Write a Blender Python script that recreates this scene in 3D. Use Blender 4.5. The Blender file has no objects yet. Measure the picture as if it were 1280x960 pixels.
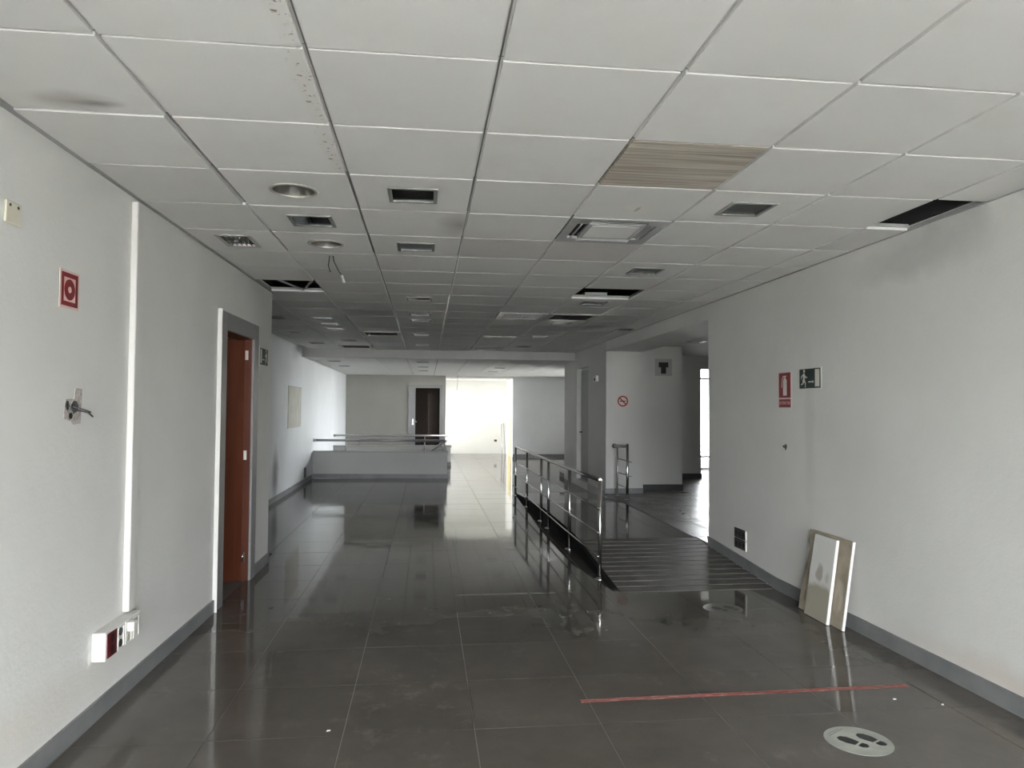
import bpy, bmesh, math, random
from mathutils import Matrix, Vector
random.seed(7)
scene = bpy.context.scene
COL = scene.collection

# ------------------------------------------------------------------ camera
FPX, YAW, PITCH, ROLL = 900.19, .118633, .032639, .006775
EYE = 1.4946
CEIL = 2.5876
def _cam():
    f = Vector((math.sin(YAW)*math.cos(PITCH), math.cos(YAW)*math.cos(PITCH), math.sin(PITCH)))
    r = Vector((math.cos(YAW), -math.sin(YAW), 0))
    u = r.cross(f)
    r2 = r*math.cos(ROLL)+u*math.sin(ROLL)
    u2 = -r*math.sin(ROLL)+u*math.cos(ROLL)
    cd = bpy.data.cameras.new('camera'); cd.sensor_width = 36; cd.lens = FPX/1280*36
    cd.clip_start = .05; cd.clip_end = 300
    c = bpy.data.objects.new('camera', cd); COL.objects.link(c)
    m = Matrix((r2, u2, -f)).transposed().to_4x4(); m.translation = (0, 0, EYE)
    c.matrix_world = m
    scene.camera = c
_cam()

# ------------------------------------------------------------------ world, light, exposure
world = bpy.data.worlds.new('overcast_sky'); scene.world = world; world.use_nodes = True
bg = world.node_tree.nodes['Background']
bg.inputs[0].default_value = (.94, .975, 1.0, 1); bg.inputs[1].default_value = 35.0
sd = bpy.data.lights.new('sun', 'SUN'); sd.energy = 450; sd.angle = .02; sd.color = (1, .985, .96)
so = bpy.data.objects.new('sun', sd); COL.objects.link(so); so.rotation_euler = Vector((.6, -.15, -.75)).to_track_quat('-Z', 'Z').to_euler(); so.location = (-20, 0, 30)
scene.view_settings.view_transform = 'Standard'
scene.view_settings.look = 'None'
scene.view_settings.gamma = 1
scene.view_settings.use_curve_mapping = False
scene.view_settings.exposure = .25
scene.cycles.max_bounces = 12
scene.cycles.diffuse_bounces = 7
scene.cycles.glossy_bounces = 5
scene.cycles.transparent_max_bounces = 12
scene.cycles.caustics_reflective = False
scene.cycles.caustics_refractive = False

def portal(name, loc, sx, sy, direction):
    """daylight portal: lets the sky be sampled through a glazed opening"""
    ld = bpy.data.lights.new(name, 'AREA'); ld.shape = 'RECTANGLE'; ld.size = sx; ld.size_y = sy
    ld.cycles.is_portal = True
    o = bpy.data.objects.new(name, ld); COL.objects.link(o); o.location = loc
    o.rotation_euler = Vector(direction).to_track_quat('-Z', 'Z').to_euler()
portal('daylight_front', (.65, -3.2, 1.15), 4.3, 2.2, (0, 1, 0))
portal('daylight_east', (4.72, 18.45, 1.25), 3.5, 2.4, (-1, 0, 0))
portal('daylight_right_room', (6.23, 15.85, 1.3), 1.5, 2.3, (0, -1, 0))
portal('daylight_alcove', (.15, 22.5, 1.2), 1.5, 2.3, (1, 0, 0))

# added area light outside the unseen alcove window, brightens the alcove
ad = bpy.data.lights.new('alcove_boost_light', 'AREA'); ad.shape = 'RECTANGLE'; ad.size = 1.45; ad.size_y = 2.1; ad.energy = 40; ad.color = (1, .99, .97)
ao = bpy.data.objects.new('alcove_boost_light', ad); COL.objects.link(ao); ao.location = (.06, 22.47, 1.15); ao.rotation_euler = Vector((1, 0, 0)).to_track_quat('-Z', 'Z').to_euler()

# ------------------------------------------------------------------ materials
def mat(name, color, rough=.5, metal=0.0, spec=.5):
    m = bpy.data.materials.new(name); m.use_nodes = True
    b = m.node_tree.nodes['Principled BSDF']
    b.inputs['Base Color'].default_value = (*color, 1)
    b.inputs['Roughness'].default_value = rough
    b.inputs['Metallic'].default_value = metal
    b.inputs['Specular IOR Level'].default_value = spec
    return m
class NT:
    def __init__(s, m):
        s.m = m; s.t = m.node_tree; s.b = s.t.nodes['Principled BSDF']
    def n(s, typ, **kw):
        x = s.t.nodes.new(typ)
        for k, v in kw.items():
            if hasattr(x, k): setattr(x, k, v)
        return x
    def l(s, a, b): s.t.links.new(a, b)
    def coord(s, kind='Object', scale=(1, 1, 1)):
        tc = s.n('ShaderNodeTexCoord'); mp = s.n('ShaderNodeMapping'); mp.inputs['Scale'].default_value = scale
        s.l(tc.outputs[kind], mp.inputs[0]); return mp.outputs[0]
    def geo(s, scale=(1, 1, 1)):
        g = s.n('ShaderNodeNewGeometry'); mp = s.n('ShaderNodeMapping'); mp.inputs['Scale'].default_value = scale
        s.l(g.outputs['Position'], mp.inputs[0]); return mp.outputs[0]
    def noise(s, vec, scale, detail=4, rough=.55):
        x = s.n('ShaderNodeTexNoise'); x.inputs['Scale'].default_value = scale
        x.inputs['Detail'].default_value = detail; x.inputs['Roughness'].default_value = rough
        s.l(vec, x.inputs['Vector']); return x.outputs[0]
    def ramp(s, v, stops):
        x = s.n('ShaderNodeValToRGB'); e = x.color_ramp.elements
        while len(e) < len(stops): e.new(.5)
        for k, (p, c) in enumerate(stops):
            e[k].position = p; e[k].color = (c, c, c, 1) if not isinstance(c, tuple) else (*c, 1)
        s.l(v, x.inputs[0]); return x.outputs[0]
    def mix(s, fac, a, b, mode='MIX'):
        x = s.n('ShaderNodeMix'); x.data_type = 'RGBA'; x.blend_type = mode
        for sock, v in ((x.inputs[0], fac), (x.inputs[6], a), (x.inputs[7], b)):
            if isinstance(v, (int, float)): sock.default_value = v
            elif isinstance(v, tuple): sock.default_value = (*v, 1)
            else: s.l(v, sock)
        return x.outputs[2]
    def math(s, op, a, b=0.0):
        x = s.n('ShaderNodeMath'); x.operation = op
        for k, v in enumerate((a, b)):
            if isinstance(v, (int, float)): x.inputs[k].default_value = v
            else: s.l(v, x.inputs[k])
        return x.outputs[0]
    def bump(s, h, strength, dist=.002):
        x = s.n('ShaderNodeBump'); x.inputs['Strength'].default_value = strength; x.inputs['Distance'].default_value = dist
        s.l(h, x.inputs['Height']); s.l(x.outputs[0], s.b.inputs['Normal'])
    def color(s, c): s.l(c, s.b.inputs['Base Color'])
    def rough(s, r): s.l(r, s.b.inputs['Roughness'])
    def blob(s, pos, center, size, soft=.5, warp=.0, wscale=6):
        """1 inside a soft ellipsoid round center (world metres), 0 outside"""
        if warp:
            nz = s.n('ShaderNodeTexNoise'); nz.inputs['Scale'].default_value = wscale; s.l(pos, nz.inputs['Vector'])
            ma = s.n('ShaderNodeVectorMath'); ma.operation = 'MULTIPLY_ADD'
            s.l(nz.outputs['Color'], ma.inputs[0]); ma.inputs[1].default_value = (warp,)*3; s.l(pos, ma.inputs[2]); pos = ma.outputs[0]
            center = tuple(c+warp*.5 for c in center)
        mp = s.n('ShaderNodeMapping'); mp.vector_type = 'TEXTURE'
        mp.inputs['Location'].default_value = center; mp.inputs['Scale'].default_value = size
        s.l(pos, mp.inputs[0])
        ln = s.n('ShaderNodeVectorMath'); ln.operation = 'LENGTH'; s.l(mp.outputs[0], ln.inputs[0])
        return s.ramp(ln.outputs['Value'], [(1-soft, 1.0), (1.0, 0.0)])

def plaster(name, color, spots=()):
    m = mat(name, color, .6, spec=.35); t = NT(m); p = t.geo()
    big = t.noise(p, .9, 5); fine = t.noise(p, 55, 3); mid = t.noise(p, 9, 4)
    c = t.mix(t.ramp(big, [(.35, 0.0), (.7, 1.0)]), tuple(v*.93 for v in color), tuple(min(1, v*1.03) for v in color))
    c = t.mix(t.ramp(t.noise(t.geo((3, 3, .8)), 3, 6, .7), [(.62, 0.0), (.75, .35)]), c, tuple(v*k for v, k in zip(color, (.86, .84, .80))))
    for ctr, size, col, amt, warp in spots:
        k = t.blob(p, ctr, size, .7, warp)
        c = t.mix(t.math('MULTIPLY', k, amt), c, col)
    t.color(c)
    t.bump(t.math('ADD', t.math('MULTIPLY', fine, .5), mid), .6, .004)
    return m
WALLC = (.69, .69, .665)
M = {}
M['wall'] = plaster('painted_plaster', WALLC, [
    ((2.9, 4.0, 2.42), (.3, .75, .17), (.42, .42, .42), .5, .15),
    ((2.9, 2.9, .14), (.2, 1.6, .12), (.56, .49, .42), .55, .12),
    ((-1.54, 2.7, .22), (.2, 1.6, .16), (.60, .55, .48), .45, .12),
    ((2.9, 5.2, 1.3), (.2, .10, .75), (.50, .49, .47), .35, .1),
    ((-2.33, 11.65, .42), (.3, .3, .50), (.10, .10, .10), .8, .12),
    ((-2.33, 13.2, 2.45), (.3, .5, .2), (.35, .36, .36), .4, .1),  # beam's shadow painted on the upper far left wall
])
M['wallblue'] = plaster('wall_plaster_brightened', (.78, .795, .80))  # tone raised so the colour makes up for light missing back right
M['wallwhite'] = plaster('white_wall_paint', (.66, .68, .69), [
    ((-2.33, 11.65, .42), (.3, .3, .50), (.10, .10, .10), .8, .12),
    ((-2.33, 13.2, 2.45), (.3, .5, .2), (.35, .36, .36), .4, .1)])  # last spot paints the shadow of the beam into the wall
M['greige'] = plaster('greige_plaster_dimmed', (.27, .265, .243))  # greige tint, lowered further so the colour carries the back wall's dimness
M['midgrey'] = plaster('wall_plaster_dimmed', (.45, .45, .44))  # dimmer light on stair wall and beam put into the plaster tone
M['palegrey'] = plaster('wall_plaster_slightly_dimmed', (.55, .55, .53))  # dimness of the middle walls and pillar put into the colour
M['skirt'] = mat('grey_skirting_paint', (.185, .19, .195), .45)
t = NT(M['skirt']); t.color(t.mix(t.ramp(t.noise(t.geo(), 4, 5), [(.4, 0.0), (.7, 1.0)]), (.165, .17, .175), (.215, .215, .215)))
M['skirtdark'] = mat('dark_skirting_paint', (.05, .05, .052), .4)
# ceiling tile
def tile_mat(name, kind=None):
    col = (.70, .697, .68)
    m = mat(name, col, .75, spec=.3); t = NT(m); o = t.coord('Object')
    oi = t.n('ShaderNodeObjectInfo')
    v = t.ramp(oi.outputs['Random'], [(0, 0.0), (1, 1.0)])
    c = t.mix(v, tuple(x*.955 for x in col), tuple(x*1.03 for x in col))
    pos = t.geo(); cl = t.ramp(t.noise(pos, 2.3, 5), [(.5, 0.0), (.75, .28)])
    c = t.mix(cl, c, (.55, .51, .47))
    if kind == 'mould':
        sp = t.ramp(t.noise(o, 34, 3, .7), [(.60, 0.0), (.66, 1.0)])
        band = t.blob(o, (.262, 0, 0), (.045, .45, .2), .6, .03)
        c = t.mix(t.math('MULTIPLY', sp, band), c, (.17, .12, .08))
        c = t.mix(t.math('MULTIPLY', band, .15), c, (.45, .42, .36))
    if kind == 'smudge':
        k = t.blob(o, (-.02, .20, 0), (.19, .10, .3), .95, .08, 6)
        c = t.mix(t.math('MULTIPLY', k, .6), c, (.20, .165, .13))
        k = t.blob(o, (.06, .22, 0), (.10, .04, .3), .9, .04, 12)
        c = t.mix(t.math('MULTIPLY', k, .6), c, (.12, .10, .08))
    if kind == 'corner':
        k = t.blob(o, (.27, -.02, 0), (.16, .34, .3), .95, .1, 4)
        c = t.mix(t.math('MULTIPLY', k, .65), c, (.22, .21, .20))
    if kind == 'pink':
        c = t.mix(.5, c, (.47, .43, .41))
    if kind == 'ring':
        k = t.blob(o, (.02, .06, 0), (.09, .09, .3), .35, .02)
        c = t.mix(t.math('MULTIPLY', k, .3), c, (.72, .68, .60))
        k = t.blob(o, (.02, .09, 0), (.014, .06, .3), .5, .03)
        c = t.mix(t.math('MULTIPLY', k, .6), c, (.32, .27, .2))
    t.color(c)
    t.bump(t.noise(pos, 140, 2), .25, .0015)
    return m
for k in (None, 'mould', 'smudge', 'corner', 'pink', 'ring'):
    M['tile_%s' % k] = tile_mat('ceiling_tile_board%s' % ('' if not k else '_'+k), k)
m = M['lined'] = mat('lined_fibre_tile', (.33, .30, .25), .8); t = NT(m)
ln = t.noise(t.coord('Object', (1.5, 70, 1)), 1.0, 3, .6); l2 = t.noise(t.coord('Object', (.6, 14, 1)), 1.0, 2)
t.color(t.mix(t.ramp(t.math('ADD', t.math('MULTIPLY', ln, .6), t.math('MULTIPLY', l2, .4)), [(.38, 0.0), (.62, 1.0)]), (.19, .165, .135), (.47, .43, .37)))
t.bump(ln, .6, .004)
M['grid'] = mat('grey_enamelled_tee', (.27, .27, .265), .13, spec=.9)
M['edge'] = mat('perimeter_angle_paint', (.28, .28, .28), .4)
M['slab'] = mat('dark_concrete_slab', (.03, .03, .03), .9)
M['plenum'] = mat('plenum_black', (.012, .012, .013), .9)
# floor tile
m = M['floor'] = mat('brown_grey_porcelain', (.085, .078, .068), .1, spec=.31); t = NT(m); p = t.geo()
oi = t.n('ShaderNodeObjectInfo')
c = t.mix(t.ramp(t.noise(p, 1.6, 6, .65), [(.3, 0.0), (.72, 1.0)]), (.078, .070, .061), (.118, .107, .094))
c = t.mix(t.ramp(oi.outputs['Random'], [(0, 0.0), (1, .25)]), c, (.092, .084, .075))
dust = t.ramp(t.noise(t.geo((1.3, 1, 1)), 3.2, 8, .72), [(.58, 0.0), (.74, .55)])
near = t.blob(p, (-.05, 3.7, 0), (.6, 1.3, .5), .9, .15, 2)
dust2 = t.math('MULTIPLY', t.ramp(t.noise(p, 5.5, 8, .75), [(.54, 0.0), (.70, .5)]), near)
dd = t.math('MAXIMUM', t.math('MULTIPLY', dust, .45), dust2)
c = t.mix(dd, c, (.24, .225, .20)); t.color(c)
r = t.ramp(t.noise(t.geo((1, .6, 1)), 2.2, 7, .7), [(.35, .035), (.75, .12)])
t.rough(t.math('ADD', r, t.math('MULTIPLY', dd, .16)))
t.bump(t.noise(t.geo((.8, 2.2, 1)), 5, 3), .035, .004)
M['grout'] = mat('grey_grout', (.125, .116, .103), .6)
m = M['floor_dull'] = mat('dusty_porcelain', (.11, .105, .097), .38); t = NT(m)
t.color(t.mix(t.ramp(t.noise(t.geo(), 2.5, 6, .65), [(.3, 0.0), (.72, 1.0)]), (.085, .08, .072), (.14, .132, .12)))
t.rough(t.ramp(t.noise(t.geo((1, .5, 1)), 3, 6, .7), [(.35, .25), (.7, .5)]))
m = M['ramp'] = mat('ribbed_ramp_tile', (.075, .068, .060), .55); t = NT(m)
t.color(t.mix(t.ramp(t.noise(t.geo(), 6, 5), [(.35, 0.0), (.7, 1.0)]), (.06, .054, .048), (.098, .09, .08)))
M['rampgap'] = mat('ramp_groove', (.018, .017, .016), .7)
M['riser'] = mat('black_riser_paint', (.007, .007, .0065), .85, spec=.1)
# metals etc.
M['steel'] = mat('brushed_stainless_steel', (.56, .56, .55), .22, 1.0)
M['dullsteel'] = mat('grey_aluminium', (.36, .36, .355), .35, .8)
M['white'] = mat('white_plastic', (.66, .65, .625), .4)
M['cream'] = mat('cream_plastic', (.62, .59, .48), .4)
M['black'] = mat('black_plastic', (.012, .012, .012), .4)
M['dgrey'] = mat('dark_grey_plastic', (.05, .05, .05), .45)
M['red'] = mat('sign_red', (.17, .012, .015), .45)
M['dred'] = mat('dark_red_plastic', (.10, .008, .012), .3)
M['green'] = mat('sign_dark_green', (.006, .021, .017), .45)
M['signwhite'] = mat('sign_white', (.66, .64, .58), .45)
M['signpink'] = mat('faded_sign_white', (.62, .48, .44), .45)
m = M['door'] = mat('reddish_brown_door_veneer', (.09, .026, .012), .55, spec=.2); t = NT(m)
t.color(t.mix(t.ramp(t.noise(t.geo((14, 14, .7)), 2, 5), [(.35, 0.0), (.7, 1.0)]), (.060, .015, .006), (.080, .021, .009)))
M['darkdoor'] = mat('dark_brown_door_shaded', (.012, .008, .006), .75, spec=.15)  # dark brown, blackened to stand for the dark room behind
M['frame'] = mat('grey_door_frame', (.19, .19, .19), .35)
M['mframe'] = mat('window_frame_aluminium', (.45, .46, .47), .4)
M['greypaint'] = mat('grey_recess_paint', (.36, .36, .34), .6)
m = M['tape'] = mat('worn_red_tape', (.24, .05, .04), .6); t = NT(m)
wear = t.ramp(t.noise(t.geo((6, 60, 1)), 2.0, 5, .7), [(.52, 0.0), (.62, 1.0)])
t.color(t.mix(wear, (.23, .055, .045), (.42, .27, .21)))
m = M['sticker'] = mat('worn_grey_sticker', (.36, .37, .33), .45); t = NT(m)
t.color(t.mix(t.ramp(t.noise(t.geo(), 9, 6), [(.4, 0.0), (.7, 1.0)]), (.31, .325, .29), (.42, .43, .385)))
M['sticker_faint'] = mat('faded_grey_sticker', (.125, .12, .108), .4, spec=.3)
M['sole'] = mat('shoe_print_ink', (.03, .032, .03), .5)
m = M['board_white'] = mat('stained_white_board', (.66, .66, .63), .75); t = NT(m); o = t.coord('Object')
k = t.blob(o, (.02, .06, 0), (.30, .21, .6), .2, .12, 6)
c = t.mix(t.math('MULTIPLY', k, .9), (.66, .66, .635), (.33, .30, .23))
k = t.blob(o, (-.02, .32, 0), (.055, .08, .3), .35, .07, 9); c = t.mix(t.math('MULTIPLY', k, .8), c, (.33, .30, .25))
k = t.blob(o, (.08, .31, 0), (.03, .05, .3), .5, .04, 9); c = t.mix(t.math('MULTIPLY', k, .45), c, (.38, .35, .30))
t.color(c)
m = M['board_beige'] = mat('water_stained_beige_board', (.34, .30, .23), .85); t = NT(m); o = t.coord('Object')
c = t.mix(t.ramp(t.noise(o, 5, 6, .65), [(.35, 0.0), (.7, 1.0)]), (.25, .215, .16), (.42, .375, .295))
k = t.blob(o, (-.27, .42, 0), (.05, .14, .3), .5, .1, 9); c = t.mix(t.math('MULTIPLY', k, .85), c, (.09, .06, .04))
k = t.blob(o, (.20, .22, 0), (.07, .13, .3), .35, .06, 7); c = t.mix(t.math('MULTIPLY', k, .5), c, (.50, .45, .37))
k = t.blob(o, (.19, .17, 0), (.035, .07, .3), .5, .05, 7); c = t.mix(t.math('MULTIPLY', k, .5), c, (.26, .21, .16))
t.color(c)
M['boardedge'] = mat('white_board_edge', (.78, .77, .74), .7)
M['brokenplaster'] = mat('torn_plaster', (.40, .37, .34), .9)
t = NT(M['brokenplaster']); t.color(t.mix(t.ramp(t.noise(t.geo(), 60, 4), [(.35, 0.0), (.65, 1.0)]), (.28, .25, .23), (.50, .47, .44)))
m = M['patch'] = mat('bare_grey_green_patch', (.42, .42, .36), .6); t = NT(m)
t.color(t.mix(t.ramp(t.noise(t.geo((3, 3, 1)), 4, 5), [(.35, 0.0), (.7, 1.0)]), (.36, .36, .31), (.50, .49, .42)))
M['yellow'] = mat('pale_yellow_panel', (.55, .45, .22), .6)
M['duct'] = mat('grey_duct_lining', (.055, .055, .055), .6)
M['wire'] = mat('black_cable', (.01, .01, .01), .5)
M['lampholder'] = mat('grey_lamp_holder', (.20, .21, .195), .4, .2)
M['housing'] = mat('dark_lamp_housing', (.55, .58, .54), .5)
M['bulb'] = mat('silver_bulb', (.75, .75, .72), .12, .9)
M['reflector'] = mat('downlight_reflector', (.07, .066, .056), .5, .0)
M['rim'] = mat('downlight_rim', (.40, .39, .35), .35, .3)
M['acwhite'] = mat('air_conditioner_plastic', (.33, .33, .325), .35)
M['acgrille'] = mat('air_conditioner_intake', (.80, .80, .78), .5)
M['pavement'] = mat('pale_pavement', (.55, .54, .52), .9)
def glass(name, tint=(1, 1, 1), ior=1.45):
    m = bpy.data.materials.new(name); m.use_nodes = True; nt = m.node_tree; nt.nodes.clear()
    out = nt.nodes.new('ShaderNodeOutputMaterial'); mx = nt.nodes.new('ShaderNodeMixShader')
    tr = nt.nodes.new('ShaderNodeBsdfTransparent'); gl = nt.nodes.new('ShaderNodeBsdfGlossy'); fr = nt.nodes.new('ShaderNodeFresnel')
    tr.inputs[0].default_value = (*tint, 1); gl.inputs['Roughness'].default_value = .02; fr.inputs[0].default_value = ior
    nt.links.new(fr.outputs[0], mx.inputs[0]); nt.links.new(tr.outputs[0], mx.inputs[1]); nt.links.new(gl.outputs[0], mx.inputs[2])
    nt.links.new(mx.outputs[0], out.inputs[0]); return m
M['glass'] = glass('window_glass')
M['lampglass'] = glass('lamp_cover_glass', (.80, .84, .80), 2.0)

# ------------------------------------------------------------------ geometry helpers
class B:
    def __init__(s): s.bm = bmesh.new()
    def box(s, x0, x1, y0, y1, z0, z1):
        v = [s.bm.verts.new(p) for p in ((x0,y0,z0),(x1,y0,z0),(x1,y1,z0),(x0,y1,z0),(x0,y0,z1),(x1,y0,z1),(x1,y1,z1),(x0,y1,z1))]
        for f in ((3,2,1,0),(4,5,6,7),(0,1,5,4),(1,2,6,5),(2,3,7,6),(3,0,4,7)): s.bm.faces.new([v[k] for k in f])
        return s
    def hexa(s, bot, top):
        v = [s.bm.verts.new(p) for p in list(bot)+list(top)]; n = len(bot)
        s.bm.faces.new(v[:n][::-1]); s.bm.faces.new(v[n:])
        for k in range(n): s.bm.faces.new((v[k], v[(k+1) % n], v[n+(k+1) % n], v[n+k]))
        return s
    def prism(s, pts, z0, z1):
        a = sum(pts[k][0]*pts[(k+1) % len(pts)][1]-pts[(k+1) % len(pts)][0]*pts[k][1] for k in range(len(pts)))
        if a < 0: pts = pts[::-1]
        return s.hexa([(x, y, z0) for x, y in pts], [(x, y, z1) for x, y in pts])
    def disc(s, cx, cy, r, z0, z1, n=24, ry=None):
        ry = ry or r
        return s.prism([(cx+r*math.cos(2*math.pi*k/n), cy+ry*math.sin(2*math.pi*k/n)) for k in range(n)], z0, z1)
    def cyl(s, p0, p1, r, n=12, r1=None):
        p0, p1 = Vector(p0), Vector(p1); d = (p1-p0).normalized(); r1 = r if r1 is None else r1
        a = d.orthogonal().normalized(); b = d.cross(a)
        lo = [s.bm.verts.new(p0+(a*math.cos(q)+b*math.sin(q))*r) for q in (2*math.pi*k/n for k in range(n))]
        hi = [s.bm.verts.new(p1+(a*math.cos(q)+b*math.sin(q))*r1) for q in (2*math.pi*k/n for k in range(n))]
        for k in range(n):
            f = s.bm.faces.new((lo[k], lo[(k+1) % n], hi[(k+1) % n], hi[k])); f.smooth = True
        s.bm.faces.new(lo[::-1]); s.bm.faces.new(hi)
        return s
    def tube(s, pts, r, n=8):
        pts = [Vector(p) for p in pts]; rings = []
        for k, p in enumerate(pts):
            d = (pts[min(k+1, len(pts)-1)]-pts[max(k-1, 0)]).normalized()
            a = d.cross(Vector((.13, .21, .97))).normalized(); b = d.cross(a)
            rings.append([s.bm.verts.new(p+(a*math.cos(q)+b*math.sin(q))*r) for q in (2*math.pi*i/n for i in range(n))])
        for A, C in zip(rings, rings[1:]):
            for k in range(n):
                f = s.bm.faces.new((A[k], A[(k+1) % n], C[(k+1) % n], C[k])); f.smooth = True
        s.bm.faces.new(rings[0][::-1]); s.bm.faces.new(rings[-1]); return s
    def ball(s, c, r, n=12):
        g = bmesh.ops.create_uvsphere(s.bm, u_segments=n, v_segments=8, radius=r, matrix=Matrix.Translation(c))
        for v in g['verts']:
            for f in v.link_faces: f.smooth = True
        return s
    def frame(s, x0, x1, y0, y1, w, z0, z1, wy=None):
        wy = wy or w
        s.box(x0, x1, y0, y0+wy, z0, z1); s.box(x0, x1, y1-wy, y1, z0, z1)
        s.box(x0, x0+w, y0+wy, y1-wy, z0, z1); s.box(x1-w, x1, y0+wy, y1-wy, z0, z1); return s
    def lathe(s, prof, n=28):
        rings = [[s.bm.verts.new((r*math.cos(2*math.pi*k/n), r*math.sin(2*math.pi*k/n), z)) for k in range(n)] for r, z in prof]
        for A, C in zip(rings, rings[1:]):
            for k in range(n):
                f = s.bm.faces.new((A[k], A[(k+1) % n], C[(k+1) % n], C[k])); f.smooth = True
        return s
    def bevel(s, w, seg=1):
        bmesh.ops.bevel(s.bm, geom=s.bm.edges[:], offset=w, segments=seg, affect='EDGES', clamp_overlap=True); return s
    def mesh(s, name, m):
        bmesh.ops.recalc_face_normals(s.bm, faces=s.bm.faces[:])
        me = bpy.data.meshes.new(name); s.bm.to_mesh(me); s.bm.free(); me.materials.append(m); return me
    def obj(s, name, m, parent=None, kind=None, label=None):
        return link(name, s.mesh(name, m), parent, kind, label)
def link(name, me, parent=None, kind=None, label=None):
    o = bpy.data.objects.new(name, me); COL.objects.link(o)
    if parent: o.parent = parent
    if kind: o['kind'] = kind
    if label: o['label'] = label
    return o
def tag(o, label, cat, group=None):
    o['label'] = label; o['category'] = cat
    if group: o['group'] = group
    return o
def thing(name, label, cat, loc=(0, 0, 0), frame=None, group=None, spin=0.0):
    """Empty at the thing's base; frame = orientation of local x (right), y (up), z (towards the viewer)"""
    o = bpy.data.objects.new(name, None); COL.objects.link(o); o.empty_display_size = .1
    m = Matrix.Identity(3) if frame is None else frame
    if spin: m = m @ Matrix.Rotation(spin, 3, 'Z')
    o.matrix_world = Matrix.Translation(loc) @ m.to_4x4()
    return tag(o, label, cat, group)
def cols(a, b, c): return Matrix((a, b, c)).transposed()
SKEW = math.atan(.0155)
ON_LEFT = cols((math.sin(SKEW), math.cos(SKEW), 0), (0, 0, 1), (math.cos(SKEW), -math.sin(SKEW), 0))
ON_LEFT2 = cols((0, 1, 0), (0, 0, 1), (1, 0, 0))
ON_RIGHT = cols((0, -1, 0), (0, 0, 1), (-1, 0, 0))
ON_FRONT = cols((1, 0, 0), (0, 0, 1), (0, -1, 0))
ON_CEIL = cols((1, 0, 0), (0, -1, 0), (0, 0, -1))
def LX(y): return -1.5995+.0155*y
def left_at(y, z): return (LX(y), y, z)
def dup(root, loc=None):
    r = root.copy(); COL.objects.link(r)
    if loc is not None: r.location = loc
    for ch in list(root.children):
        c = ch.copy(); COL.objects.link(c); c.parent = r
        for g in list(ch.children):
            d = g.copy(); COL.objects.link(d); d.parent = c
    return r

# ------------------------------------------------------------------ SETTING: floor
TOP = 3.05
PZ = .105                                 # platform height
FX = [-2.16+.6*k for k in range(13)]       # joints across (…-.96,-.36,.24,.84,1.44…)
def fy(j): return 3.39+.6*j
b = B()
for x0, x1, y0, y1 in ((-3.2, 1.55, -3.3, 15.4), (1.55, 3.06, -3.3, 5.74), (1.55, 2.93, 12.6, 15.4), (2.93, 4.6, 15.0, 15.4), (.48, 4.7, 15.4, 18.75), (-2.45, -2.3, 15.4, 18.75), (-2.45, 4.7, 18.75, 23.5)):
    b.box(x0, x1, y0, y1, -.12, -.0022)
floor = b.obj('floor', M['grout'], kind='structure')
_tm = {}
def floor_tile(x0, x1, y0, y1, z=0.0):
    w, d = round(x1-x0, 3), round(y1-y0, 3)
    if (w, d) not in _tm:
        q = B(); a, c = w/2-.0012, d/2-.0012; e = .0010
        q.hexa([(-a, -c, -.010), (a, -c, -.010), (a, c, -.010), (-a, c, -.010)], [(-a+e, -c+e, 0), (a-e, -c+e, 0), (a-e, c-e, 0), (-a+e, c-e, 0)])
        _tm[w, d] = q.mesh('floor_tile', M['floor'])
    o = link('floor_tile', _tm[w, d], floor)
    o.location = ((x0+x1)/2, (y0+y1)/2, z)
    o.rotation_euler = (random.gauss(0, .0007), random.gauss(0, .0007), 0)
YSPLIT = 11
for j in range(-11, YSPLIT):
    y0, y1 = fy(j), fy(j+1)
    xs = [-1.53]+[x for x in FX if -1.5 < x < 1.5] if y0 < 7.1 else [-2.33]+[x for x in FX if -2.3 < x < 1.5]
    if y0 < 5.2: xs = xs+[2.04, 2.64, 2.905]
    else: xs = xs+[1.575]
    for x0, x1 in zip(xs, xs[1:]):
        if 5.1 < y0 < 5.75 and x1 == 1.575: floor_tile(x0, x1, y0, y1); 
        else: floor_tile(x0, x1, y0, y1)
floor_tile(1.575, 2.04, 5.19+.6*0, 5.735-.0); 
floor_tile(2.04, 2.64, 5.19, 5.735); floor_tile(2.64, 2.905, 5.19, 5.735)
q = B()
def far_tiles(q, x0, x1, y0, y1, z):
    xs = [x0]+[x for x in [FX[0]-.6]+FX+[FX[-1]+.6*k for k in range(1, 8)] if x0+.02 < x < x1-.02]+[x1]
    ys = [y0]+[fy(j) for j in range(-5, 40) if y0+.02 < fy(j) < y1-.02]+[y1]
    for a, c in zip(xs, xs[1:]):
        for d, e in zip(ys, ys[1:]):
            s = [random.gauss(0, .0005) for _ in range(2)]
            def zz(x, y): return z+(x-(a+c)/2)*s[0]*2+(y-(d+e)/2)*s[1]*2
            P = [(a+.0018, d+.0018), (c-.0018, d+.0018), (c-.0018, e-.0018), (a+.0018, e-.0018)]
            q.hexa([(x, y, z-.01) for x, y in P], [(x, y, zz(x, y)) for x, y in P])
Y9 = fy(YSPLIT)
far_tiles(q, -2.33, 1.55, Y9, 15.3, 0)
far_tiles(q, 1.55, 2.91, 12.62, 15.3, 0); far_tiles(q, 2.91, 4.55, 15.05, 15.3, 0)
far_tiles(q, .48, 4.55, 15.3, 18.78, 0); far_tiles(q, -2.33, 4.55, 18.78, 21.5, 0); far_tiles(q, .58, 2.6, 21.5, 23.3, 0)
o = q.obj('distant_floor_tiles', M['floor'], floor, 'stuff')

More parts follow.
